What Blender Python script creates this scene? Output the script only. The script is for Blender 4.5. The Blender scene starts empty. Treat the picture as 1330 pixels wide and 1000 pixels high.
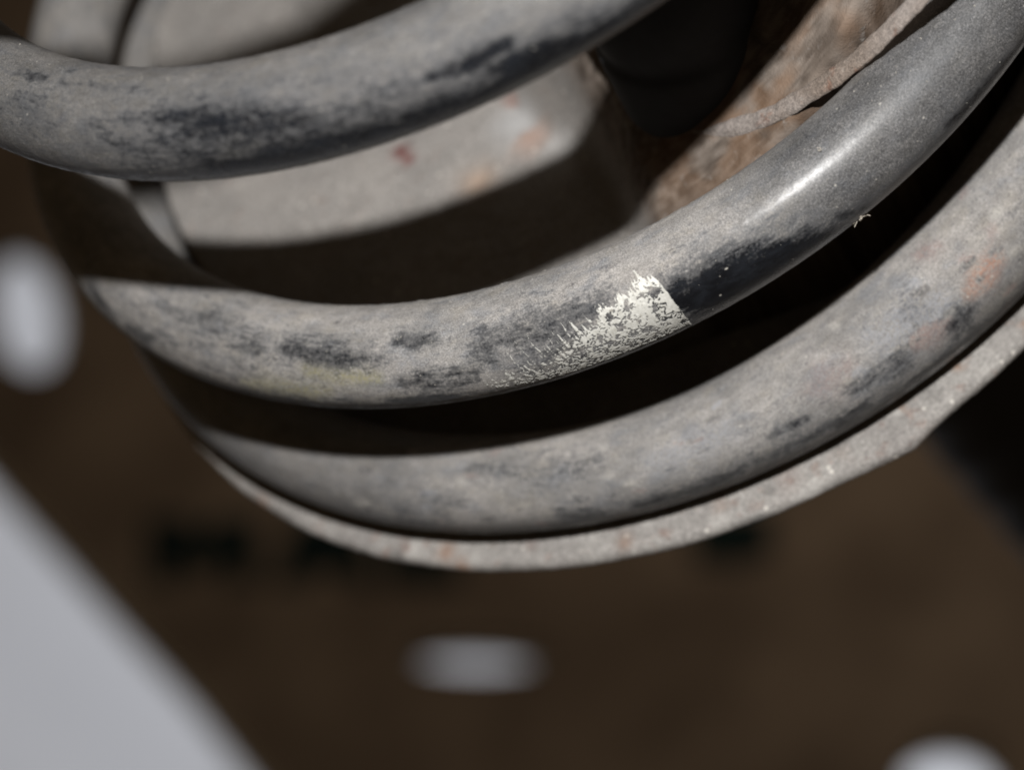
import bpy, bmesh, math, random
import numpy as np
from mathutils import Matrix, Vector

random.seed(7)
rng = np.random.default_rng(7)
S = bpy.context.scene
COL = S.collection
MM = 0.001

# ------------------------------------------------------------------ camera
CAM = np.array([0.0, -263.489, 215.995])                 # millimetres, spring axis = z
ROT = np.array([[0.87902793, 0.46640320, 0.09888352],
                [-0.29646020, 0.69713397, -0.65277529],
                [-0.37339154, 0.54449269, 0.75107022]])
FPX = 3395.70
cd = bpy.data.cameras.new('camera')
cd.sensor_width = 36.0
cd.lens = FPX / 1330 * 36
cd.clip_start = 0.01
cd.clip_end = 50
cd.dof.use_dof = True
cd.dof.focus_distance = 0.288
cd.dof.aperture_fstop = cd.lens / 7.2                     # entrance pupil of about 7.2 mm
cam = bpy.data.objects.new('camera', cd)
COL.objects.link(cam)
cam.matrix_world = Matrix(np.vstack([np.hstack([ROT, (CAM * MM)[:, None]]), [0, 0, 0, 1]]).tolist())
S.camera = cam

# ------------------------------------------------------------------ world and lamps
w = bpy.data.worlds.new('World')
S.world = w
w.use_nodes = True
w.node_tree.nodes['Background'].inputs['Color'].default_value = (1.0, 0.69, 0.39, 1)
w.node_tree.nodes['Background'].inputs['Strength'].default_value = 0.047


def lamp(name, kind, energy, loc, color):
    d = bpy.data.lights.new(name, kind)
    d.energy = energy
    d.color = color
    o = bpy.data.objects.new(name, d)
    COL.objects.link(o)
    o.location = Vector(loc) * MM
    return o


FLASH = CAM + ROT @ np.array([-20.0, 80.0, -30.0])        # the camera's pop-up flash
fl = lamp('camera_flash', 'POINT', 5.2, FLASH, (1.0, 0.985, 0.97))
fl.data.shadow_soft_size = 0.0045
dl = lamp('floor_daylight', 'SPOT', 112.0, (900, 1100, -350), (0.90, 0.93, 1.0))
dl.data.spot_size = math.radians(66)
dl.data.spot_blend = 0.3
dl.data.shadow_soft_size = 0.15
dl.rotation_euler = (Vector((-300, 830, -1050)) - Vector((900, 1100, -350))).to_track_quat('-Z', 'Y').to_euler()

S.view_settings.view_transform = 'Standard'
S.view_settings.look = 'None'
S.view_settings.exposure = 0.0
S.view_settings.gamma = 1.0
S.cycles.filter_width = 1.9


# ------------------------------------------------------------------ helpers
def ray(px, py):
    d = ROT @ np.array([(px - 665) / FPX, -(py - 500) / FPX, -1.0])
    return d / np.linalg.norm(d)


def at_z(px, py, z):
    d = ray(px, py)
    return CAM + (z - CAM[2]) / d[2] * d


def mesh_obj(name, verts, faces, mats, parent=None, smooth=True, attrs=None):
    me = bpy.data.meshes.new(name)
    v = np.asarray(verts, np.float32) * MM
    if isinstance(faces, np.ndarray):
        k = faces.shape[1]
        me.vertices.add(len(v))
        me.vertices.foreach_set('co', v.ravel())
        me.loops.add(faces.size)
        me.loops.foreach_set('vertex_index', faces.astype(np.int32).ravel())
        me.polygons.add(len(faces))
        me.polygons.foreach_set('loop_start', np.arange(0, faces.size, k, dtype=np.int32))
        me.polygons.foreach_set('loop_total', np.full(len(faces), k, np.int32))
        me.update(calc_edges=True)
        me.validate()
    else:
        me.from_pydata(v.tolist(), [], faces)
        me.update()
    for m in (mats if isinstance(mats, (list, tuple)) else [mats]):
        me.materials.append(m)
    me.polygons.foreach_set('use_smooth', np.full(len(me.polygons), smooth, dtype=bool))
    for an, (typ, arr) in (attrs or {}).items():
        a = me.attributes.new(an, typ, 'POINT')
        key = {'FLOAT': 'value', 'FLOAT_VECTOR': 'vector', 'FLOAT_COLOR': 'color'}[typ]
        a.data.foreach_set(key, np.asarray(arr, np.float32).ravel())
    o = bpy.data.objects.new(name, me)
    COL.objects.link(o)
    if parent is not None:
        o.parent = parent
    return o


def empty(name, label, cat):
    o = bpy.data.objects.new(name, None)
    COL.objects.link(o)
    o.empty_display_size = 0.02
    o['label'] = label
    o['category'] = cat
    return o


def tag(o, label, cat):
    o['label'] = label
    o['category'] = cat
    return o


def vnoise(p, seed=0):
    """smooth value noise on an (n,3) array, 0..1"""
    p = np.asarray(p, float)
    i = np.floor(p).astype(np.int64)
    f = p - i
    f = f * f * (3 - 2 * f)

    def h(a, b, c):
        n = (a * 374761393 + b * 668265263 + c * 2147483647 + seed * 974711) & 0xFFFFFFFF
        n = ((n ^ (n >> 13)) * 1274126177) & 0xFFFFFFFF
        n = ((n ^ (n >> 16)) * 2246822519) & 0xFFFFFFFF
        return ((n ^ (n >> 15)) & 0xFFFF) / 65535.0
    r = 0
    for dx in (0, 1):
        wx = f[:, 0] if dx else 1 - f[:, 0]
        for dy in (0, 1):
            wy = f[:, 1] if dy else 1 - f[:, 1]
            for dz in (0, 1):
                wz = f[:, 2] if dz else 1 - f[:, 2]
                r = r + wx * wy * wz * h(i[:, 0] + dx, i[:, 1] + dy, i[:, 2] + dz)
    return r


def fbm(p, oct=4, seed=0):
    p = np.asarray(p, float)
    r, a, t = 0, 1.0, 0
    for k in range(oct):
        r = r + a * vnoise(p * 2 ** k + 17.3 * k, seed + k)
        t += a
        a *= 0.5
    return r / t


def sstep(a, b, x):
    t = np.clip((x - a) / (b - a), 0, 1)
    return t * t * (3 - 2 * t)


# ------------------------------------------------------------------ material helpers
class NT:
    def __init__(self, name):
        self.m = bpy.data.materials.new(name)
        self.m.use_nodes = True
        self.t = self.m.node_tree
        self.b = self.t.nodes['Principled BSDF']

    def n(self, typ, **kw):
        o = self.t.nodes.new(typ)
        for k, v in kw.items():
            setattr(o, k, v)
        return o

    def put(self, sock, v):
        if isinstance(v, bpy.types.NodeSocket):
            self.t.links.new(v, sock)
        else:
            sock.default_value = v

    def attr(self, name):
        return self.n('ShaderNodeAttribute', attribute_name=name)

    def math(self, op, a, b=0.0, c=0.0, clamp=False):
        o = self.n('ShaderNodeMath', operation=op, use_clamp=clamp)
        for i, x in enumerate((a, b, c)):
            self.put(o.inputs[i], x)
        return o.outputs[0]

    def noise(self, vec, scale, detail=3.0, rough=0.55, dist=0.0):
        o = self.n('ShaderNodeTexNoise')
        self.put(o.inputs['Vector'], vec)
        o.inputs['Scale'].default_value = scale
        o.inputs['Detail'].default_value = detail
        o.inputs['Roughness'].default_value = rough
        o.inputs['Distortion'].default_value = dist
        return o.outputs['Fac']

    def voro(self, vec, scale, rnd=1.0):
        o = self.n('ShaderNodeTexVoronoi')
        self.put(o.inputs['Vector'], vec)
        o.inputs['Scale'].default_value = scale
        o.inputs['Randomness'].default_value = rnd
        return o.outputs['Distance'], o.outputs['Color']

    def vscale(self, vec, s):
        o = self.n('ShaderNodeVectorMath', operation='MULTIPLY')
        self.put(o.inputs[0], vec)
        o.inputs[1].default_value = s
        return o.outputs[0]

    def step(self, x, a, b):
        o = self.n('ShaderNodeMapRange', interpolation_type='SMOOTHSTEP')
        self.put(o.inputs['Value'], x)
        o.inputs['From Min'].default_value = a
        o.inputs['From Max'].default_value = b
        return o.outputs['Result']

    def mix(self, f, a, b, blend='MIX'):
        o = self.n('ShaderNodeMix', data_type='RGBA', blend_type=blend)
        self.put(o.inputs['Factor'], f)
        for s, v in ((o.inputs[6], a), (o.inputs[7], b)):
            self.put(s, v if isinstance(v, bpy.types.NodeSocket) else (*v, 1.0))
        return o.outputs[2]

    def lerp(self, f, a, b):
        o = self.n('ShaderNodeMix', data_type='FLOAT')
        self.put(o.inputs[0], f)
        self.put(o.inputs[2], a)
        self.put(o.inputs[3], b)
        return o.outputs[0]

    def bump(self, h, strength, dist):
        o = self.n('ShaderNodeBump')
        o.inputs['Strength'].default_value = strength
        o.inputs['Distance'].default_value = dist
        self.put(o.inputs['Height'], h)
        self.put(self.b.inputs['Normal'], o.outputs['Normal'])

    def objmm(self):
        """object coordinates in millimetres"""
        c = self.n('ShaderNodeTexCoord')
        return self.vscale(c.outputs['Object'], (1000, 1000, 1000))

    def set(self, color=None, rough=None, metal=None, spec=None):
        for k, v in (('Base Color', color), ('Roughness', rough), ('Metallic', metal), ('Specular IOR Level', spec)):
            if v is not None:
                self.put(self.b.inputs[k], (*v, 1.0) if isinstance(v, tuple) else v)
        return self.m


def wire_material():
    g = NT('dusty_black_paint')
    P = g.attr('wire').outputs['Vector']
    wear = g.attr('wear').outputs['Fac']
    film = g.attr('film').outputs['Fac']
    tone = g.attr('tone').outputs['Fac']
    ta = g.attr('tint')
    n_low = g.noise(g.vscale(P, (0.5, 1, 1)), 0.16, 4, 0.6)
    n_med = g.noise(g.vscale(P, (0.45, 1, 1)), 0.75, 6, 0.62, 0.3)
    n_str = g.noise(g.vscale(P, (0.16, 1, 1)), 2.4, 4, 0.6)
    n_fin = g.noise(P, 3.4, 3, 0.6)
    n_grn = g.noise(P, 6.5, 2, 0.5)
    # dark paint bared through the dust
    m = g.math('ADD', wear, g.math('MULTIPLY', g.math('SUBTRACT', n_med, 0.5), 1.5))
    n_cl = g.noise(g.vscale(P, (0.6, 1, 1)), 1.7, 5, 0.7)
    m = g.math('ADD', m, g.math('MULTIPLY', g.math('SUBTRACT', n_fin, 0.5), 1.2))
    m = g.math('ADD', m, g.math('MULTIPLY', g.math('SUBTRACT', n_cl, 0.5), 1.3))
    m = g.math('ADD', m, g.math('MULTIPLY', g.math('SUBTRACT', n_str, 0.5), 0.8))
    m = g.math('ADD', m, g.math('MULTIPLY', g.math('SUBTRACT', n_low, 0.5), 0.7))
    bare = g.math('MULTIPLY', g.step(m, 0.34, 1.38), 0.985)
    thin = g.math('MULTIPLY', g.step(m, 0.06, 0.80), 0.68)
    # dust colour
    d = g.mix(g.step(n_low, 0.3, 0.7), (0.325, 0.308, 0.290), (0.235, 0.228, 0.220))
    n_blu = g.noise(g.vscale(P, (0.6, 1, 1)), 0.42, 4, 0.6)
    d = g.mix(g.math('MULTIPLY', g.step(n_blu, 0.52, 0.68), 0.4), d, (0.185, 0.198, 0.22))
    d = g.mix(g.math('MULTIPLY', g.step(n_blu, 0.47, 0.34), 0.35), d, (0.30, 0.275, 0.235))
    d = g.mix(g.math('MULTIPLY', film, g.lerp(g.step(n_grn, 0.3, 0.7), 1.0, 0.80)), d, (0.036, 0.0375, 0.041))
    sp = g.lerp(g.step(n_grn, 0.25, 0.75), 0.62, 1.34)
    sp = g.math('MULTIPLY', sp, g.lerp(g.step(n_med, 0.28, 0.72), 0.76, 1.16))
    sp = g.math('MULTIPLY', sp, tone)
    n_salt = g.noise(P, 9.0, 2, 0.6)
    sp = g.math('MULTIPLY', sp, g.lerp(g.math('MULTIPLY', film, g.step(n_salt, 0.52, 0.66)), 1.0, 2.3))
    cs = g.n('ShaderNodeCombineColor')
    for i in range(3):
        g.put(cs.inputs[i], sp)
    d = g.mix(1.0, d, cs.outputs[0], 'MULTIPLY')
    d = g.mix(g.math('MULTIPLY', ta.outputs['Alpha'], g.step(n_fin, 0.3, 0.62)), d, ta.outputs['Color'])
    d = g.mix(thin, d, (0.092, 0.094, 0.099))
    dk = g.mix(g.step(n_med, 0.35, 0.7), (0.004, 0.0045, 0.006), (0.012, 0.014, 0.018))
    c = g.mix(bare, d, dk)
    # stray bright grains
    vd, vc = g.voro(P, 0.9)
    sep = g.n('ShaderNodeSeparateColor')
    g.put(sep.inputs[0], vc)
    spot = g.math('MULTIPLY', g.step(vd, 0.16, 0.07), g.step(sep.outputs[0], 0.88, 0.95))
    c = g.mix(g.math('MULTIPLY', spot, 0.6), c, (0.5, 0.48, 0.43))
    r0 = g.lerp(film, 0.95, 0.42)
    g.set(c, g.lerp(bare, r0, 0.26), spec=g.lerp(film, g.lerp(bare, 0.12, 0.4), 0.4))
    g.put(g.b.inputs['Coat Weight'], g.math('MULTIPLY', film, g.lerp(g.step(n_fin, 0.3, 0.7), 0.22, 0.55)))
    g.b.inputs['Coat Roughness'].default_value = 0.3
    h = g.math('ADD', g.math('MULTIPLY', n_grn, 0.5), g.math('MULTIPLY', n_fin, 0.7))
    h = g.math('SUBTRACT', h, g.math('MULTIPLY', bare, 0.8))
    g.bump(h, 0.55, 0.00012)
    return g.m


def pan_material(name, a, b, rust, rust_amt, grain=1.0, dots=1.0):
    g = NT(name)
    P = g.objmm()
    n1 = g.noise(P, 0.09, 5, 0.6)
    n2 = g.noise(P, 0.45, 5, 0.62)
    n3 = g.noise(P, 1.9, 3, 0.6)
    n4 = g.noise(P, 4.5, 2, 0.5)
    c = g.mix(g.step(n1, 0.35, 0.65), a, b)
    c = g.mix(g.math('MULTIPLY', g.step(n2, 0.56, 0.72), rust_amt), c, rust)
    sp = g.math('MULTIPLY', g.lerp(g.step(n3, 0.25, 0.75), 0.74, 1.22), g.lerp(g.step(n4, 0.25, 0.75), 1 - .25 * grain, 1 + .22 * grain))
    cs = g.n('ShaderNodeCombineColor')
    for i in range(3):
        g.put(cs.inputs[i], sp)
    c = g.mix(1.0, c, cs.outputs[0], 'MULTIPLY')
    vd, vc = g.voro(P, 0.55)
    sep = g.n('ShaderNodeSeparateColor')
    g.put(sep.inputs[0], vc)
    c = g.mix(g.math('MULTIPLY', g.math('MULTIPLY', g.step(vd, 0.2, 0.08), g.step(sep.outputs[0], 0.7, 0.8)), dots), c, (0.6, 0.57, 0.52))
    stain_sheen = g.attr('stain_sheen')
    c = g.mix(g.math('MULTIPLY', stain_sheen.outputs['Alpha'], g.step(n2, 0.18, 0.42)), c, stain_sheen.outputs['Color'])
    g.set(c, 0.9, spec=0.15)
    g.bump(g.math('ADD', n3, g.math('MULTIPLY', n4, 0.6)), 0.6, 0.0002)
    return g.m


def plain(name, color, rough, var=0.15, scale=0.02, spec=0.3):
    g = NT(name)
    P = g.objmm()
    n = g.noise(P, scale, 4, 0.6)
    c = g.mix(n, tuple(x * (1 - var) for x in color), tuple(x * (1 + var) for x in color))
    return g.set(c, rough, spec=spec)


# ------------------------------------------------------------------ the coil's centre line
TK = np.linspace(-1.4, 1.4, 9)
ZK = np.array([-35.3568, -30.1604, -22.6915, -12.6492, -0.0627, 14.2877, 29.4258, 44.7379, 60.4690])


def herm(xk, yk, x):
    m = np.gradient(yk, xk)
    i = np.clip(np.searchsorted(xk, x) - 1, 0, len(xk) - 2)
    h = xk[i + 1] - xk[i]
    t = (x - xk[i]) / h
    return ((2 * t**3 - 3 * t**2 + 1) * yk[i] + (t**3 - 2 * t**2 + t) * h * m[i]
            + (-2 * t**3 + 3 * t**2) * yk[i + 1] + (t**3 - t**2) * h * m[i + 1])


def coil(tau):
    """centre points and wire radius (mm) at tau turns; tau = 0 is the middle coil's front"""
    tau = np.asarray(tau, float)
    th = -np.pi / 2 + 2 * np.pi * tau
    d = 2.0 * sstep(-1.06, -0.90, tau) * (1 - sstep(-0.72, -0.62, tau))
    t2 = np.minimum(tau, 1.4)
    R = 72.328 - 1.2329 * t2 - 0.3259 * t2**2 - 0.7 * d
    R = R + 2.6 * sstep(0.26, 0.35, -tau) * (1 - sstep(0.55, 0.75, -tau))
    R = R + 9.0 * (1 - sstep(-1.37, -1.285, tau))
    z = np.where(tau <= 1.4, herm(TK, ZK, np.minimum(tau, 1.4)), ZK[-1] + (tau - 1.4) * 44.5) + 0.7 * d
    return np.stack([R * np.cos(th), R * np.sin(th), z], -1), 6.0 + d, th


WEAR=[
(0.8942, 56.1, 0.9335, 34.5, 1.77, 0.9),
(0.8442, 91.9, 0.855, 92.4, 0.51, 0.8),
(0.861, 92.3, 0.8872, 91.2, 0.42, 0.55),
(0.9051, 4.6, 0.9443, -31.7, 1.12, 0.75),
(0.9373, 1.6, 0.9604, 0.6, 2.34, 0.55),
(0.9622, 28.5, 0.9796, 27.6, 0.77, 0.95),
(0.9772, 13.0, 0.9912, -1.9, 0.61, 0.8),
(0.9859, -12.1, 1.0073, -46.4, 1.36, 0.6),
(0.8733, 47.5, 0.8921, 60.2, 0.82, 0.5),
(0.9636, -18.9, 0.9811, -23.9, 1.23, 0.6),
(0.9545, -37.3, 0.9901, -46.7, 1.69, 0.55),
(0.8803, 37.3, 0.9121, 12.3, 1.31, 0.45),
(0.9215, 77.0, 0.9499, 54.6, 1.1, 0.35),
(0.8481, 61.4, 0.8628, 39.4, 1.18, 0.35),
(-0.1795, 49.4, -0.1361, 63.7, 2.88, 0.35),
(-0.1557, 29.2, -0.1281, 34.0, 1.31, 0.3),
(0.9026, 46.2, 0.9443, -0.7, 2.4, 0.6),
(0.939, -44.5, 0.9793, -46.8, 2.02, 0.6),
(0.9741, 11.2, 1.0024, -37.4, 1.22, 0.6),
(-0.1481, 80.6, -0.1263, 66.7, 1.86, 0.6),
(-0.1183, 63.3, -0.0882, 50.2, 1.36, 0.9),
(-0.1106, 56.1, -0.0927, 49.8, 1.08, 0.9),
(-0.0847, 69.0, -0.0749, 65.9, 0.97, 1.0),
(-0.085, 22.8, -0.0679, 16.5, 1.32, 1.1),
(-0.0917, -2.2, -0.0749, -8.1, 0.71, 0.8),
(-0.0605, 49.5, -0.0322, 48.4, 2.6, 1.05),
(-0.1778, 22.1, -0.1652, 30.0, 0.77, 0.8),
(-0.1956, 35.6, -0.1851, 24.6, 0.97, 0.8),
(-0.1659, 71.7, -0.1596, 74.0, 1.32, 0.5),
(-0.0161, 20.1, 0.013, -12.8, 2.89, 2.3),
(-0.0175, 42.7, 0.0014, 37.1, 1.53, 1.1),
(-0.0063, 4.5, 0.0063, -11.2, 1.35, 2.0),
(0.006, 45.5, 0.0151, 33.9, 0.84, 0.6),
(0.0238, 4.0, 0.0298, -19.1, 0.76, 0.9),
(0.0556, -5.6, 0.0798, -17.5, 1.01, 1.1),
(-0.0602, -38.0, -0.0206, -32.9, 0.87, 0.8),
(0.0161, -13.6, 0.0242, -19.3, 0.67, 0.6),
(-0.0518, 24.4, -0.0192, 25.5, 2.42, 0.7),
(-0.0602, 19.8, -0.0409, 2.5, 1.22, 0.6),
(-1.1116, 15.7, -1.0941, 39.9, 1.92, 0.6),
(-1.0888, 73.9, -1.0549, 68.4, 1.7, 0.5),
(-1.0675, 6.9, -1.0591, 5.3, 1.3, 0.7),
(-1.049, 0.7, -1.0237, 0.9, 0.83, 0.9),
(-1.0136, 27.2, -1.0038, 25.3, 0.55, 0.9),
(-0.9898, 28.0, -0.9761, 16.2, 1.09, 0.75),
(-0.9978, -5.5, -0.9908, -0.3, 0.73, 0.9),
(-0.9775, -15.2, -0.9653, -24.6, 1.09, 0.9),
(-0.9639, 13.4, -0.9579, 19.3, 1.27, 1.0),
(-0.9695, 52.2, -0.967, 52.0, 1.27, 0.5),
(-1.0423, 9.0, -0.9947, 1.8, 0.74, 0.5),
(-1.1413, 27.9, -1.1158, 42.7, 2.55, 0.35)
]
TINT=[
(-0.1323, 11.5, -0.1071, 15.2, 1.1, 'yellow', 0.7),
(-0.1109, 39.7, -0.0913, 32.1, 0.9, 'yellow', 0.7),
(-0.9558, 29.1, -0.946, 37.4, 0.91, 'orange', 0.6),
(-0.9726, 29.2, -0.9649, 22.7, 1.09, 'pink', 0.7),
(-0.9786, 48.1, -0.9632, 42.8, 1.99, 'blue', 0.5),  # bluish shine painted in as pale colour, here and on the next line
(-1.0409, 48.5, -1.0213, 51.6, 1.47, 'blue', 0.4),
(-0.9975, 46.7, -0.9901, 50.4, 1.63, 'pink', 0.4),
(-0.9583, 88.9, -0.953, 83.3, 0.72, 'pink', 0.6),
(0.91, 13.7, 0.9184, 16.6, 0.79, 'yellow', 0.2)
]
SILVER= [(-0.0693, 15.8), (-0.064, 32.1), (-0.0577, 47.3), (-0.0494, 53.9), (-0.0402, 57.7), (-0.0325, 58.9), (-0.0262, 61.3), (-0.021, 70.1), (-0.0192, 64.2), (-0.0175, 50.1), (-0.0168, 28.8), (-0.0164, 6.0), (-0.0164, -19.0), (-0.0238, -19.8), (-0.0353, -19.2), (-0.0469, -20.8), (-0.0577, -13.5), (-0.0668, -5.5)]
CHIPS= [(-0.0196, 42.5, 9), (-0.0266, 38.9, 6), (-0.0312, 35.5, 6), (-0.0353, 35.5, 5), (-0.042, 29.4, 6), (-0.0224, 41.9, 5), (-0.021, 7.6, 3), (-0.0262, 22.3, 4), (-0.0301, 20.9, 5), (-0.0213, 25.4, 4), (-0.0353, 16.8, 5), (-0.0406, 14.5, 5), (-0.0262, 4.8, 3)]
LINT= [(0.0273, -30.7), (0.0294, 78.2), (0.0151, -39.9), (-0.0899, 142.4), (-0.0938, 143.4)]


_g = random.Random(12)
for _ in range(70):
    _t, _v = _g.uniform(-1.13, -0.93), _g.uniform(-15, 100)
    TINT.append((_t, _v, _t + _g.uniform(0.0005, 0.004), _v + _g.uniform(-4, 4), _g.uniform(0.15, 0.5), _g.choice(['pale', 'pale', 'pink', 'blue', 'soot', 'soot']), _g.uniform(0.4, 0.9)))
for _ in range(60):
    _t, _v = _g.choice([_g.uniform(-0.2, 0.1), _g.uniform(0.84, 1.02)]), _g.uniform(-10, 110)
    TINT.append((_t, _v, _t + _g.uniform(0.0005, 0.005), _v + _g.uniform(-4, 4), _g.uniform(0.12, 0.4), 'soot', _g.uniform(0.4, 0.9)))
TINTS = {'pale': (0.46, 0.44, 0.40), 'soot': (0.05, 0.05, 0.055), 'yellow': (0.31, 0.285, 0.145), 'orange': (0.40, 0.19, 0.115), 'pink': (0.27, 0.185, 0.165), 'blue': (0.33, 0.345, 0.38)}
MM_PER_TURN = 453.0


def seg_fields(tau, v, marks, rough):
    """soft distance masks of streaks on the wire; tau in turns, v in degrees about the wire"""
    s = tau * MM_PER_TURN
    a = np.radians(v) * 6.0
    out = []
    for mk in marks:
        s0, a0, s1, a1 = mk[0] * MM_PER_TURN, math.radians(mk[1]) * 6, mk[2] * MM_PER_TURN, math.radians(mk[3]) * 6
        wd = mk[4]
        ds, da = s1 - s0, a1 - a0
        L2 = ds * ds + da * da + 1e-6
        near = (s > min(s0, s1) - 6 * wd - 3) & (s < max(s0, s1) + 6 * wd + 3)
        f = np.zeros_like(s)
        ss, aa = s[near], a[near]
        t = np.clip(((ss - s0) * ds + (aa - a0) * da) / L2, 0, 1)
        D = np.hypot(ss - s0 - t * ds, aa - a0 - t * da)
        D = D + (rough[near] - 0.5) * wd * 1.3
        taper = 0.55 + 0.45 * np.sin(np.pi * np.clip(t, 0.08, 0.92))
        f[near] = np.exp(-np.clip(D, 0, None)**2 / (2 * (1.05 * wd * taper)**2))
        out.append(f)
    return out


def skin(wire, v):
    """height of the dust crust over the bare wire, mm"""
    h = (fbm(wire * 0.9, 3, 3) - 0.5) * 0.08 + (vnoise(wire * 3.1, 9) - 0.5) * 0.05
    upf = sstep(25, 80, v) * (1 - sstep(150, 178, v))
    return h + upf * np.clip(vnoise(wire * 2.2, 21) - 0.72, 0, 1) * 0.5


def build_wire(parent, mat):
    parts, t = [], -1.385
    fine = [(-1.38, -0.80), (-0.38, 0.16), (0.74, 1.06)]
    while t < 2.75:
        parts.append(t)
        t += 0.33 / MM_PER_TURN if any(a < t < b for a, b in fine) else 2.5 / MM_PER_TURN
    tau = np.array(parts)
    n, k = len(tau), 112
    C, r, th = coil(tau)
    C2, _, _ = coil(tau + 1e-4)
    T = C2 - C
    T /= np.linalg.norm(T, axis=1)[:, None]
    er = np.stack([np.cos(th), np.sin(th), 0 * th], 1)
    er -= (er * T).sum(1)[:, None] * T
    er /= np.linalg.norm(er, axis=1)[:, None]
    up = np.cross(er, T)
    up *= np.sign(up[:, 2])[:, None]
    v = np.linspace(-180, 180, k, endpoint=False)
    cv, sv_ = np.cos(np.radians(v)), np.sin(np.radians(v))
    TT = np.repeat(tau, k)
    VV = np.tile(v, n)
    wire = np.stack([TT * MM_PER_TURN, np.tile(cv, n) * 6, np.tile(sv_, n) * 6], 1)
    e = er[:, None] * cv[None, :, None] + up[:, None] * sv_[None, :, None]
    # dust builds a slightly uneven skin
    hum = skin(wire, VV)
    hum = hum * (1 - 0.75 * sstep(-0.012, 0.03, TT) * (1 - sstep(0.3, 0.4, TT)))
    X = C[:, None] + (r[:, None] + hum.reshape(n, k))[..., None] * e
    # wear, film, tint
    rgh = fbm(wire * np.array([0.5, 1.1, 1.1]), 4, 5)
    wear = np.zeros(n * k)
    for f, mk in zip(seg_fields(TT, VV, WEAR, rgh), WEAR):
        wear = np.maximum(wear, f * mk[5] * 0.76)
    isA = sstep(0.5, 0.62, TT)
    isC = 1 - sstep(-0.7, -0.6, TT)
    under = sstep(10, -40, -VV * -1) * 0
    wear += 0.2 * sstep(-0.07, -0.12, TT) * (1 - isC) * sstep(100, 70, VV)
    wear += 0.05 + 0.22 * isA + 0.05 * isC + 0.42 * isA * sstep(75, 5, VV) * sstep(0.86, 0.90, TT) * (0.5 + rgh)
    # undersides lose their dust
    wear += 0.85 * sstep(18, -40, VV) * (VV > -130) * (0.55 + 0.9 * rgh)
    film = 0.9 * sstep(-0.012, 0.03, TT) * (1 - sstep(0.3, 0.4, TT)) * sstep(160, 95, VV)
    film = np.maximum(film, 0.5 * isA * (0.6 + 0.8 * (rgh - 0.3)))
    film = np.maximum(film, 0.5 * (1 - sstep(-1.13, -1.085, TT)) * sstep(-1.28, -1.22, TT))
    film = np.maximum(film, 0.35 * isC * sstep(40, 0, VV))
    film = np.clip(film, 0, 1)
    tone = 1.0 - 0.36 * isA - 0.04 * isC
    tint = np.zeros((n * k, 4))
    for f, mk in zip(seg_fields(TT, VV, TINT, rgh), TINT):
        a = f * mk[6]
        tk = a > tint[:, 3]
        tint[tk, :3] = TINTS[mk[5]]
        tint[tk, 3] = a[tk]
    # faces
    i = np.arange(n - 1)[:, None] * k
    j = np.arange(k)[None, :]
    j2 = (j + 1) % k
    F = np.stack([i + j, i + k + j, i + k + j2, i + j2], -1).reshape(-1, 4)
    return mesh_obj('wire', X.reshape(-1, 3), F, mat, parent, True, {
        'wire': ('FLOAT_VECTOR', wire), 'wear': ('FLOAT', np.clip(wear, 0, 2)), 'film': ('FLOAT', film),
        'tone': ('FLOAT', tone), 'tint': ('FLOAT_COLOR', tint)})


def wire_point(tau, v, lift=0.0):
    C, r, th = coil(np.atleast_1d(tau))
    C2, _, _ = coil(np.atleast_1d(tau) + 1e-4)
    T = C2 - C
    T /= np.linalg.norm(T, axis=1)[:, None]
    er = np.stack([np.cos(th), np.sin(th), 0 * th], 1)
    er -= (er * T).sum(1)[:, None] * T
    er /= np.linalg.norm(er, axis=1)[:, None]
    up = np.cross(er, T)
    up *= np.sign(up[:, 2])[:, None]
    a = np.radians(np.atleast_1d(v))
    e = er * np.cos(a)[:, None] + up * np.sin(a)[:, None]
    return C + (r + lift)[:, None] * e, e, T


# ------------------------------------------------------------------ the ground and the board behind
FLOOR_Z = -1050.0
fx, fy = (-6000, 6000), (-6000, 6000)
floor = mesh_obj('floor', [(fx[0], fy[0], FLOOR_Z), (fx[1], fy[0], FLOOR_Z), (fx[1], fy[1], FLOOR_Z), (fx[0], fy[1], FLOOR_Z)],
                 [(0, 1, 2, 3)], plain('pale_concrete', (0.78, 0.79, 0.81), 0.85, 0.06, 0.004), smooth=False)
floor['kind'] = 'structure'

BOARD_Z = FLOOR_Z + 7.0
card = NT('brown_cardboard')
Pc = card.objmm()
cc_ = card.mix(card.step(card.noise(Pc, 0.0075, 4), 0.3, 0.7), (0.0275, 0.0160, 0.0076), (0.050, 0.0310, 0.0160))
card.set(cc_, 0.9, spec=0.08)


def flat_shape(name, loops, z, depth, mat, parent=None):
    """extruded flat shape with holes, pixel free: loops are lists of (x, y) mm"""
    cu = bpy.data.curves.new(name, 'CURVE')
    cu.dimensions = '2D'
    cu.fill_mode = 'BOTH'
    cu.extrude = depth / 2 * MM
    for lp in loops:
        sp = cu.splines.new('POLY')
        sp.points.add(len(lp) - 1)
        for p, q in zip(sp.points, lp):
            p.co = (q[0] * MM, q[1] * MM, 0, 1)
        sp.use_cyclic_u = True
    tmp = bpy.data.objects.new('tmp', cu)
    COL.objects.link(tmp)
    bpy.context.view_layer.update()
    me = bpy.data.meshes.new_from_object(tmp.evaluated_get(bpy.context.evaluated_depsgraph_get()))
    bpy.data.objects.remove(tmp)
    bpy.data.curves.remove(cu)
    me.name = name
    me.materials.clear()
    me.materials.append(mat)
    o = bpy.data.objects.new(name, me)
    COL.objects.link(o)
    o.location = (0, 0, z * MM)
    if parent:
        o.parent = parent
    return o


def g2(px, py, z=BOARD_Z):
    return at_z(px, py, z)[:2]


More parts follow.
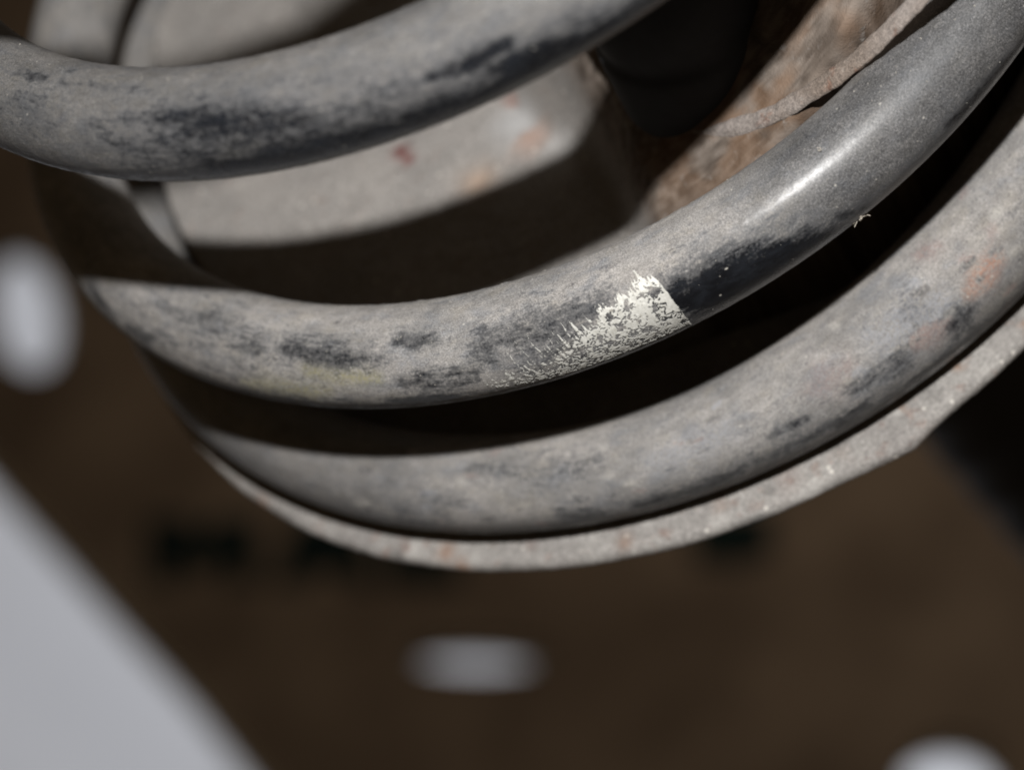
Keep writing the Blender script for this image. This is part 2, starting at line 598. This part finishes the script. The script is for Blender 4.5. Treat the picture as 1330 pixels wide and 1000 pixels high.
edge = [(-330, 300), (-140, 452), (-40, 560), (22, 632), (92, 708), (172, 796), (262, 892), (350, 1002), (425, 1118), (500, 1320)]
outline = [g2(*p) for p in edge] + [g2(1750, 1320), g2(2000, 0), g2(1500, -420), g2(-500, -420)]


def oval(cx, cy, rx, ry, rot=0, n=40):
    q = []
    for i in range(n):
        a = 2 * math.pi * i / n
        x, y = rx * math.cos(a), ry * math.sin(a)
        q.append(g2(cx + x * math.cos(rot) - y * math.sin(rot), cy + x * math.sin(rot) + y * math.cos(rot)))
    return q


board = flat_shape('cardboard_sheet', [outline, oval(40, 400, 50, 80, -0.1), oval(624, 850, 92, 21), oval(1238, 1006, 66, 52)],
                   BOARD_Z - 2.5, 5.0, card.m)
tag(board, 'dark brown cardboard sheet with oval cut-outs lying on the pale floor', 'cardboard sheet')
ink = plain('dark_green_ink', (0.0015, 0.0028, 0.0018), 0.9, 0.1, 0.02, 0.03)


def letter(loop, z=BOARD_Z):
    return flat_shape('printed_letter', [[g2(*p) for p in loop]], 0.0 + 2.5 + 0.5, 0.6, ink, board)


letter([(192, 758), (192, 672), (244, 672), (262, 690), (280, 672), (336, 672), (336, 758), (294, 758), (294, 722), (262, 752), (234, 722), (234, 758)])
letter([(352, 760), (386, 672), (462, 672), (492, 760), (452, 760), (446, 744), (402, 744), (396, 760)])
letter([(500, 758), (500, 674), (560, 674), (600, 700), (600, 758)])
letter([(900, 728), (900, 664), (1004, 664), (1004, 718), (965, 732)])

# ------------------------------------------------------------------ black hose behind the seat
hose = empty('rubber_hose', 'black rubber hose in the dark to the right below the pan rim', 'hose')


def hose_mesh():
    depth = 600.0
    def P(px, py, dz=0):
        d = ROT @ np.array([(px - 665) / FPX, -(py - 500) / FPX, -1.0])
        return CAM + (depth + dz) * d
    a, b = P(1215, 430, 0), P(1700, 985, 30)
    ax = (b - a) / np.linalg.norm(b - a)
    s1 = np.cross(ax, [0, 0, 1.0]); s1 /= np.linalg.norm(s1)
    s2 = np.cross(ax, s1)
    n, k = 60, 40
    Vv = []
    for i in range(n):
        t = i / (n - 1)
        c = a + (b - a) * t
        r = 18.5 + (0.7 if (i % 5) in (0, 1) else 0)
        for j in range(k):
            q = 2 * math.pi * j / k
            Vv.append(c + r * (math.cos(q) * s1 + math.sin(q) * s2))
    F = [(i * k + j, i * k + (j + 1) % k, (i + 1) * k + (j + 1) % k, (i + 1) * k + j) for i in range(n - 1) for j in range(k)]
    F += [tuple(range(k))[::-1], tuple(range((n - 1) * k, n * k))]
    return Vv, F, a


hv, hf, ha = hose_mesh()
mesh_obj('hose_body', hv, hf, plain('black_rubber', (0.03, 0.03, 0.034), 0.6, 0.3, 0.1), hose)

# ------------------------------------------------------------------ spring seat: pan, hat and weld
seat = empty('spring_seat', 'dusty pale steel spring seat with round rim under the lowest coil', 'spring seat')
pan_m = pan_material('dusty_steel', (0.33, 0.315, 0.295), (0.265, 0.25, 0.235), (0.19, 0.10, 0.07), 0.45)
hat_m = pan_material('dusty_pale_steel', (0.315, 0.295, 0.275), (0.27, 0.255, 0.24), (0.24, 0.18, 0.15), 0.35, 0.6)


def seat_z(x, y):
    return -36.75 + 0.0402 * x - 0.01805 * y


def rim_r(th):
    d = (np.degrees(th) + 360) % 360 - 360 if np.isscalar(th) else np.degrees(th)
    d = (d + 180) % 360 - 180
    r = 80.9 + 0.3 * np.sin(3 * th + 0.6) + 0.12 * np.sin(7 * th) + 0.05 * np.sin(37 * th + 1) + 0.16 * (fbm(np.stack([np.cos(th), np.sin(th), 0 * th], 1) * 60, 3, 77) - 0.5)
    up_ = np.clip((d + 96) / 11.5, 0, 1)
    dn_ = np.clip((-78 - d) / 6.5, 0, 1)
    return r + 1.3 * np.minimum(up_, dn_)**2.2


def build_pan():
    n = 900
    th = np.linspace(-np.pi, np.pi, n, endpoint=False)
    R = rim_r(th)
    prof = [(20.0, 0.0, 0), (52.0, 0.0, 0), (62.0, 0.0, 0), (68.0, 0, 0), (72, 0, 0), (74, 0, 0), (76, 0, 0), (77.5, 0, 0)]
    rings = [(np.full(n, a), np.full(n, b)) for a, b, _ in prof]
    for dr_, dz_ in ((-2.2, 0.0), (-1.3, -0.06), (-0.7, -0.22), (-0.3, -0.5), (-0.08, -0.9), (0, -1.4), (-0.05, -1.9), (-0.35, -2.35), (-0.9, -2.6), (-4, -2.65), (-60, -2.65)):
        rings.append((R + dr_, np.full(n, dz_)))
    V = []
    for rr, dz in rings:
        x, y = rr * np.cos(th), rr * np.sin(th)
        p = np.stack([x, y, seat_z(x, y) + dz], 1)
        nn = (fbm(p * 0.55, 4, 31) - 0.5) * 0.38 + (vnoise(p * 2.3, 33) - 0.5) * 0.16
        p[:, 2] += nn
        p[:, 0] += np.cos(th) * nn * 0.6
        p[:, 1] += np.sin(th) * nn * 0.6
        V.append(p)
    V = np.concatenate(V)
    k = len(rings)
    i = np.arange(k - 1)[:, None] * n
    j = np.arange(n)[None, :]
    j2 = (j + 1) % n
    F = np.stack([i + j, i + n + j, i + n + j2, i + j2], -1).reshape(-1, 4)
    st = np.zeros((len(V), 4))
    for px, py, rad, col, s in ((1030, 632, 2.0, (0.16, 0.07, 0.05), .9), (985, 684, 1.6, (0.10, 0.10, 0.095), .9),
                                (1200, 500, 2.2, (0.5, 0.47, 0.44), .6), (1060, 660, 1.8, (0.62, 0.6, 0.57), .8), (1200, 572, 1.6, (0.5, 0.42, 0.38), .8)):  # palest spot is painted sheen on the rim edge, the others are stains
        c = at_z(px, py, -38.0)
        D = np.linalg.norm(V - c, axis=1)
        a = s * np.exp(-(D / rad)**2)
        tk = a > st[:, 3]
        st[tk, :3] = col
        st[tk, 3] = a[tk]
    rs = np.random.default_rng(5)
    for q in range(46):
        ang = math.radians(rs.uniform(-170, -70))
        rr = rs.uniform(76, 81)
        c = np.array([rr * math.cos(ang), rr * math.sin(ang), 0])
        c[2] = seat_z(c[0], c[1]) - (0 if rr < 80 else 1)
        col = ((0.16, 0.075, 0.05), (0.085, 0.08, 0.075), (0.5, 0.48, 0.45), (0.25, 0.15, 0.10))[q % 4]
        D = np.linalg.norm((V - c), axis=1)
        a = rs.uniform(0.35, 0.9) * np.exp(-(D / rs.uniform(0.4, 1.3))**2)
        tk = a > st[:, 3]
        st[tk, :3] = col
        st[tk, 3] = a[tk]
    return mesh_obj('pan', V, F, pan_m, seat, True, {'stain_sheen': ('FLOAT_COLOR', st)})


build_pan()


def hat_z(x, y):
    ramp = -9.0 + 0.8 * (x + 4) + 0.22 * (y + 50)
    ramp = np.minimum(ramp, 16 + 0.05 * (x - 20))
    plat = -20.8 + 0.012 * (x + 40)
    k = sstep(-13.5, -5.5, x + 0.12 * (y + 30) + 0.010 * (y + 34)**2 - 1.0)
    return plat * (1 - k) + np.maximum(ramp, plat) * k


def build_hat():
    n, m = 420, 170
    th = np.linspace(-np.pi, np.pi, n, endpoint=False)
    dg = np.degrees(th)
    left = 0.5 + 0.5 * np.cos(th - np.pi)
    RO = 55.0 + 9.5 * left**3 + 6.0 * np.exp(-((dg - 143) / 17)**2) + 9.6 * np.exp(-np.abs((dg + 55) / 34)**3)
    fr = np.concatenate([np.linspace(0.001, 1, m), [1.008, 1.010, 0.985, 0.95, 0.93]])
    V = []
    for q, f in enumerate(fr):
        x, y = RO * f * np.cos(th), RO * f * np.sin(th)
        z = hat_z(x, y) if q < m else hat_z(RO * np.cos(th), RO * np.sin(th))
        if q >= m:
            base = seat_z(x, y) + 0.5
            t = (q - m + 1) / 5.0
            z = z + (base - z) * (0.03, 0.1, 0.3, 0.6, 1.0)[q - m]
        p = np.stack([x, y, z], 1)
        p[:, 2] += (fbm(p * 0.25, 4, 41) - 0.5) * 0.8 if q < m else 0
        V.append(p)
    V = np.concatenate(V)
    k = len(fr)
    i = np.arange(k - 1)[:, None] * n
    j = np.arange(n)[None, :]
    j2 = (j + 1) % n
    F = np.stack([i + j, i + n + j, i + n + j2, i + j2], -1).reshape(-1, 4)
    st = np.zeros((len(V), 4))
    # rusty band either side of the weld
    x, y = V[:, 0], V[:, 1]
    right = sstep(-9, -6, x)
    nz = fbm(V * 0.22, 4, 55)
    bx = np.abs(weld_dist(V))
    ru = right * np.exp(-(bx / 10.0)**2) * sstep(0.42, 0.62, nz) * 0.55
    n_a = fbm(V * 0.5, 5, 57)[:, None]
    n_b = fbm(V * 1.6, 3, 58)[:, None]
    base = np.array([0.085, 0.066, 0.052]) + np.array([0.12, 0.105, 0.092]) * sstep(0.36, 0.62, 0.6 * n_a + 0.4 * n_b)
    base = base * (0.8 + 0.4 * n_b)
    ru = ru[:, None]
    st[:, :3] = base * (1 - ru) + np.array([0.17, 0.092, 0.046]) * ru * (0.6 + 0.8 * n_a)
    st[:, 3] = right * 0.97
    for px, py, rad, col, s in ((520, 196, 1.25, (0.13, 0.028, 0.024), .95), (529, 205, 1.0, (0.15, 0.035, 0.03), .9), (670, 160, 3.2, (0.44, 0.44, 0.44), .7), (735, 190, 3.0, (0.42, 0.41, 0.40), .6),
                                (690, 180, 2.6, (0.42, 0.28, 0.22), .6), (620, 235, 2.5, (0.42, 0.29, 0.2), .6), (672, 130, 1.8, (0.34, 0.2, 0.17), .7)):
        c = at_z(px, py, -20.5)
        D = np.linalg.norm(V - c, axis=1)
        a = s * np.exp(-(D / rad)**2)
        tk = a > st[:, 3]
        st[tk, :3] = col
        st[tk, 3] = a[tk]
    return mesh_obj('inner_hat', V, F, hat_m, seat, True, {'stain_sheen': ('FLOAT_COLOR', st)})


def on_hat(px, py):
    d = ray(px, py)
    for t in np.arange(240, 420, 0.25):
        X = CAM + t * d
        if X[2] < hat_z(np.array([X[0]]), np.array([X[1]]))[0]:
            return X
    return X


WELD = np.array([on_hat(*p) for p in ((890, 172), (925, 172), (955, 166), (985, 157), (1012, 146), (1045, 126), (1080, 104), (1112, 80), (1145, 50), (1180, 14), (1225, -35), (1270, -85))])


def weld_dist(V):
    best = np.full(len(V), 1e9)
    for a, b in zip(WELD[:-1], WELD[1:]):
        ab = b - a
        t = np.clip(((V - a) @ ab) / (ab @ ab), 0, 1)
        best = np.minimum(best, np.linalg.norm(V - a - t[:, None] * ab, axis=1))
    return best


build_hat()


def build_weld():
    # resample the path, rippled bead
    d = np.concatenate([[0], np.cumsum(np.linalg.norm(np.diff(WELD, axis=0), axis=1))])
    s = np.arange(0, d[-1], 0.25)
    c = np.stack([np.interp(s, d, WELD[:, i]) for i in range(3)], 1)
    for _ in range(12):
        c[1:-1] = (c[:-2] + 2 * c[1:-1] + c[2:]) / 4
    T = np.gradient(c, axis=0)
    T /= np.linalg.norm(T, axis=1)[:, None]
    nrm = np.array([-0.62, -0.2, 0.76])
    s1 = np.cross(T, nrm)
    s1 /= np.linalg.norm(s1, axis=1)[:, None]
    s2 = np.cross(s1, T)
    k = 24
    q = np.linspace(0, 2 * np.pi, k, endpoint=False)
    r = 0.82 + 0.04 * np.abs(np.sin(s * np.pi / 1.7)) + (vnoise(np.stack([s, s * 0, s * 0], 1) * 0.6, 3) - 0.5) * 0.16
    r = r * np.clip(s / 8.0, 0.1, 1)
    V = c[:, None] + r[:, None, None] * (np.cos(q)[None, :, None] * s1[:, None] * 1.35 + np.sin(q)[None, :, None] * s2[:, None] * 0.6)
    n = len(s)
    i = np.arange(n - 1)[:, None] * k
    j = np.arange(k)[None]
    j2 = (j + 1) % k
    F = np.stack([i + j, i + k + j, i + k + j2, i + j2], -1).reshape(-1, 4)
    m = pan_material('rusty_weld', (0.26, 0.23, 0.21), (0.19, 0.155, 0.13), (0.17, 0.08, 0.05), 0.6, 1.0, 0.12)
    return mesh_obj('weld_bead', V.reshape(-1, 3), F, m, seat, True, {'stain_sheen': ('FLOAT_COLOR', np.zeros((n * k, 4)))})


build_weld()

# ------------------------------------------------------------------ black rubber bump stop on the hat
def build_stop():
    base = on_hat(893, 22)
    o = empty('bump_stop', 'black rubber bump stop standing inside the coil beside the weld', 'bump stop')
    n = 64
    th = np.linspace(0, 2 * np.pi, n, endpoint=False)
    prof = [(11.6, -9), (11.6, 0.0), (11.3, 1.0), (10.8, 1.7), (10.7, 3), (11.2, 5), (11.4, 8), (11.2, 11), (10.5, 13.5), (10.4, 15), (11.1, 17), (11.2, 20), (10.6, 23), (9.4, 25.5), (8.8, 27), (9.5, 29), (9.2, 32), (6.7, 34.5), (0.01, 35)]
    V = np.concatenate([np.stack([base[0] + r * np.cos(th), base[1] + r * np.sin(th), base[2] + z + 0 * th], 1) for r, z in prof])
    k = len(prof)
    i = np.arange(k - 1)[:, None] * n
    j = np.arange(n)[None]
    j2 = (j + 1) % n
    F = np.stack([i + j, i + j2, i + n + j2, i + n + j], -1).reshape(-1, 4)
    b = mesh_obj('rubber_body', V, F, plain('dull_black_rubber', (0.030, 0.031, 0.034), 0.75, 0.35, 0.3, 0.2), o)
    md = b.modifiers.new('smooth', 'SUBSURF')
    md.levels = md.render_levels = 1
    return o


build_stop()

# ------------------------------------------------------------------ the spring
spring = empty('coil_spring', 'dusty black painted steel coil spring with a scraped silver patch on its middle coil', 'coil spring')
wire_m = wire_material()
build_wire(spring, wire_m)


def inside(px_, py_, poly):
    c = np.zeros(len(px_), bool)
    n = len(poly)
    for i in range(n):
        x0, y0 = poly[i]
        x1, y1 = poly[(i + 1) % n]
        cond = ((y0 > py_) != (y1 > py_))
        xi = (x1 - x0) * (py_ - y0) / (y1 - y0 + 1e-12) + x0
        c ^= cond & (px_ < xi)
    return c


def build_silver():
    ds = 0.06
    s = np.arange(-0.074 * MM_PER_TURN, -0.0158 * MM_PER_TURN, ds)
    a = np.arange(-27, 76, ds / 6.0 * 180 / np.pi)
    n, k = len(s), len(a)
    SS, AA = np.meshgrid(s, a, indexing='ij')
    TT, VV = (SS / MM_PER_TURN).ravel(), AA.ravel()
    amm = np.radians(VV) * 6
    q = np.stack([SS.ravel(), amm, 0 * amm], 1)
    jx = (fbm(q * 1.2, 3, 63) - 0.5) * 0.5
    pos = (SS.ravel() - s[0]) / (s[-1] - s[0])
    tp = sorted((p[0] * MM_PER_TURN, math.radians(p[1]) * 6) for p in SILVER[0:8])
    bt = sorted((p[0] * MM_PER_TURN, math.radians(p[1]) * 6) for p in SILVER[12:] + SILVER[:1])
    rt = sorted((math.radians(p[1]) * 6, p[0] * MM_PER_TURN) for p in SILVER[7:13])
    top = np.interp(SS.ravel(), [p[0] for p in tp], [p[1] for p in tp]) + 0.15 + jx
    bot = np.interp(SS.ravel(), [p[0] for p in bt], [p[1] for p in bt]) + jx
    rgt = np.interp(amm, [p[0] for p in rt], [p[1] for p in rt])
    ins = (amm < top) & (amm > bot) & (SS.ravel() < rgt + (fbm(q * 2.5, 2, 66) - 0.5) * 0.12) & (SS.ravel() > s[0] + 1.2 + jx)
    # brush strokes run across the wire at the upper border
    tl = SS.ravel() + 0.30 * amm + 0.25 * vnoise(q * 0.8, 60)
    brush = 0.65 * vnoise(np.stack([tl * 4.6, amm * 0.22, amm * 0], 1), 61) + 0.35 * vnoise(np.stack([tl * 9.5, amm * 0.4, amm * 0], 1), 62)
    zone = 1.7 + 3.7 * (1 - sstep(0.45, 0.78, pos))
    dd = (top - amm) / zone
    ins &= brush > 0.80 - 0.52 * np.clip(dd, 0, 1.5)**1.6
    # chips and speckle that show the dark wire
    wx = (vnoise(q * 1.9, 81) - 0.5) * 0.9
    wy = (vnoise(q * 1.9, 82) - 0.5) * 0.9
    qr = np.stack([(q[:, 0] + wx) * 0.81 - (q[:, 1] + wy) * 0.59, (q[:, 0] + wx) * 0.59 + (q[:, 1] + wy) * 0.81, 0 * wx], 1)
    f1 = fbm(qr * 1.3, 4, 71)
    f2 = fbm(qr * 5.6, 4, 72)
    low = sstep(4.2, 0.4, amm + (pos - 0.6) * 3.0)
    left = 1 - sstep(0.05, 0.55, pos)
    thr = 0.345 + 0.125 * low + 0.04 * left - 0.02 * sstep(0.6, 0.9, pos)
    keep = ins & (0.28 * f1 + 0.72 * f2 > thr)
    for c in CHIPS:
        D = np.hypot((TT - c[0]) * MM_PER_TURN, (amm - math.radians(c[1]) * 6) * 0.9) + (f2 - 0.5) * 2.2
        keep &= ~(D < c[2] * 0.055)
    lift = 0.04 + skin(np.stack([SS.ravel(), np.cos(np.radians(VV)) * 6, np.sin(np.radians(VV)) * 6], 1), VV)
    # the right-hand edge curls up a little, most of all at its lower corner
    cur = sstep(0.975, 1.0, pos)
    lift = lift + 0.12 * cur + 0.5 * cur * sstep(-1.0, -2.2, amm)
    X, _, _ = wire_point(TT, VV)
    P0, E, _ = wire_point(TT, VV)
    X = P0 + lift[:, None] * E
    kk = keep.reshape(n, k)
    fk = kk[:-1, :-1] & kk[1:, :-1] & kk[:-1, 1:] & kk[1:, 1:]
    i, j = np.nonzero(fk)
    F = np.stack([i * k + j, (i + 1) * k + j, (i + 1) * k + j + 1, i * k + j + 1], 1)
    used = np.unique(F)
    remap = np.full(n * k, -1)
    remap[used] = np.arange(len(used))
    g = NT('silver_paint')
    P = g.attr('wire').outputs['Vector']
    nn = g.noise(P, 5.0, 3, 0.6)
    n2 = g.noise(g.vscale(P, (3, 0.4, 1)), 1.6, 3, 0.6)
    c = g.mix(g.step(nn, 0.3, 0.7), (0.48, 0.475, 0.435), (0.62, 0.615, 0.575))
    c = g.mix(g.step(n2, 0.5, 0.75), c, (0.42, 0.41, 0.36))
    g.set(c, 0.55, metal=0.15)
    g.bump(nn, 0.2, 0.00006)
    o = mesh_obj('silver_patch', X[used], remap[F], g.m, spring, True, {'wire': ('FLOAT_VECTOR', q[used])})
    md = o.modifiers.new('thickness', 'SOLIDIFY')
    md.thickness = 0.00003
    md.offset = 0
    o['label'] = 'flaking silver paint patch with a straight torn edge'
    return o


build_silver()


def build_grit():
    """loose grains of dust and sand lying on the coils: one bmesh"""
    ico = [(0, 0, 1), (0.9, 0, 0.1), (0.25, 0.85, -0.1), (-0.75, 0.5, 0.1), (-0.7, -0.55, -0.1), (0.3, -0.9, 0.1), (0, 0, -1)]
    fc = [(0, 1, 2), (0, 2, 3), (0, 3, 4), (0, 4, 5), (0, 5, 1), (6, 2, 1), (6, 3, 2), (6, 4, 3), (6, 5, 4), (6, 1, 5)]
    V, F = [], []
    for lo_, hi_, cnt in ((-0.2, 0.11, 420), (-1.2, -0.85, 160), (0.8, 1.03, 50)):
        t = rng.uniform(lo_, hi_, cnt)
        v = np.clip(rng.normal(75, 38, cnt), -15, 170)
        P, E, T = wire_point(t, v, 0.02)
        sz = 0.035 + 0.08 * rng.random(cnt)**3 + (rng.random(cnt) > 0.985) * 0.12
        for p, s in zip(P, sz):
            b = len(V)
            M = Matrix.Rotation(random.random() * 6.28, 3, Vector((random.random(), random.random(), random.random() + .1)).normalized())
            st = 1 + random.random() * 0.8
            for q in ico:
                u = M @ Vector((q[0] * st, q[1], q[2] * 0.8))
                V.append((p[0] + u[0] * s, p[1] + u[1] * s, p[2] + u[2] * s))
            F += [tuple(b + x for x in f) for f in fc]
    o = mesh_obj('grit', V, F, plain('pale_grit', (0.30, 0.285, 0.255), 0.8, 0.6, 2.0), spring, False)
    o['kind'] = 'stuff'
    return o


build_grit()


def fibre(V, F, p0, dirs, r):
    pts = [np.array(p0, float)]
    for d in dirs:
        pts.append(pts[-1] + np.array(d))
    k = 6
    b = len(V)
    for i, p in enumerate(pts):
        t = pts[min(i + 1, len(pts) - 1)] - pts[max(i - 1, 0)]
        t = t / np.linalg.norm(t)
        s1 = np.cross(t, [0.3, 0.5, 0.8]); s1 /= np.linalg.norm(s1)
        s2 = np.cross(t, s1)
        for j in range(k):
            q = 2 * math.pi * j / k
            V.append(p + r * (math.cos(q) * s1 + math.sin(q) * s2))
    for i in range(len(pts) - 1):
        for j in range(k):
            F.append((b + i * k + j, b + i * k + (j + 1) % k, b + (i + 1) * k + (j + 1) % k, b + (i + 1) * k + j))


def build_lint(li, label, n, size, name='lint_tuft'):
    P, E, T = wire_point(LINT[li][0], LINT[li][1], 0.02)
    V, F = [], []
    for _ in range(n):
        d = E[0] * 0.6 + rng.normal(0, 0.8, 3)
        d /= np.linalg.norm(d)
        dirs = []
        for s in range(7):
            d = d + rng.normal(0, 0.35, 3)
            d /= np.linalg.norm(d)
            dirs.append(d * size * rng.uniform(0.15, 0.3))
        fibre(V, F, P[0] + rng.normal(0, 0.12, 3), dirs, 0.045)
    o = mesh_obj(name, V, F, plain('pale_fibre', (0.55, 0.5, 0.42), 0.8, 0.2, 1.0))
    return tag(o, label, 'lint')


build_lint(0, 'tiny pale lint tuft caught on the lower edge of the middle coil at right', 7, 1.0)
build_lint(1, 'small pale sliver of lint on top of the middle coil above the glossy band', 2, 0.7)
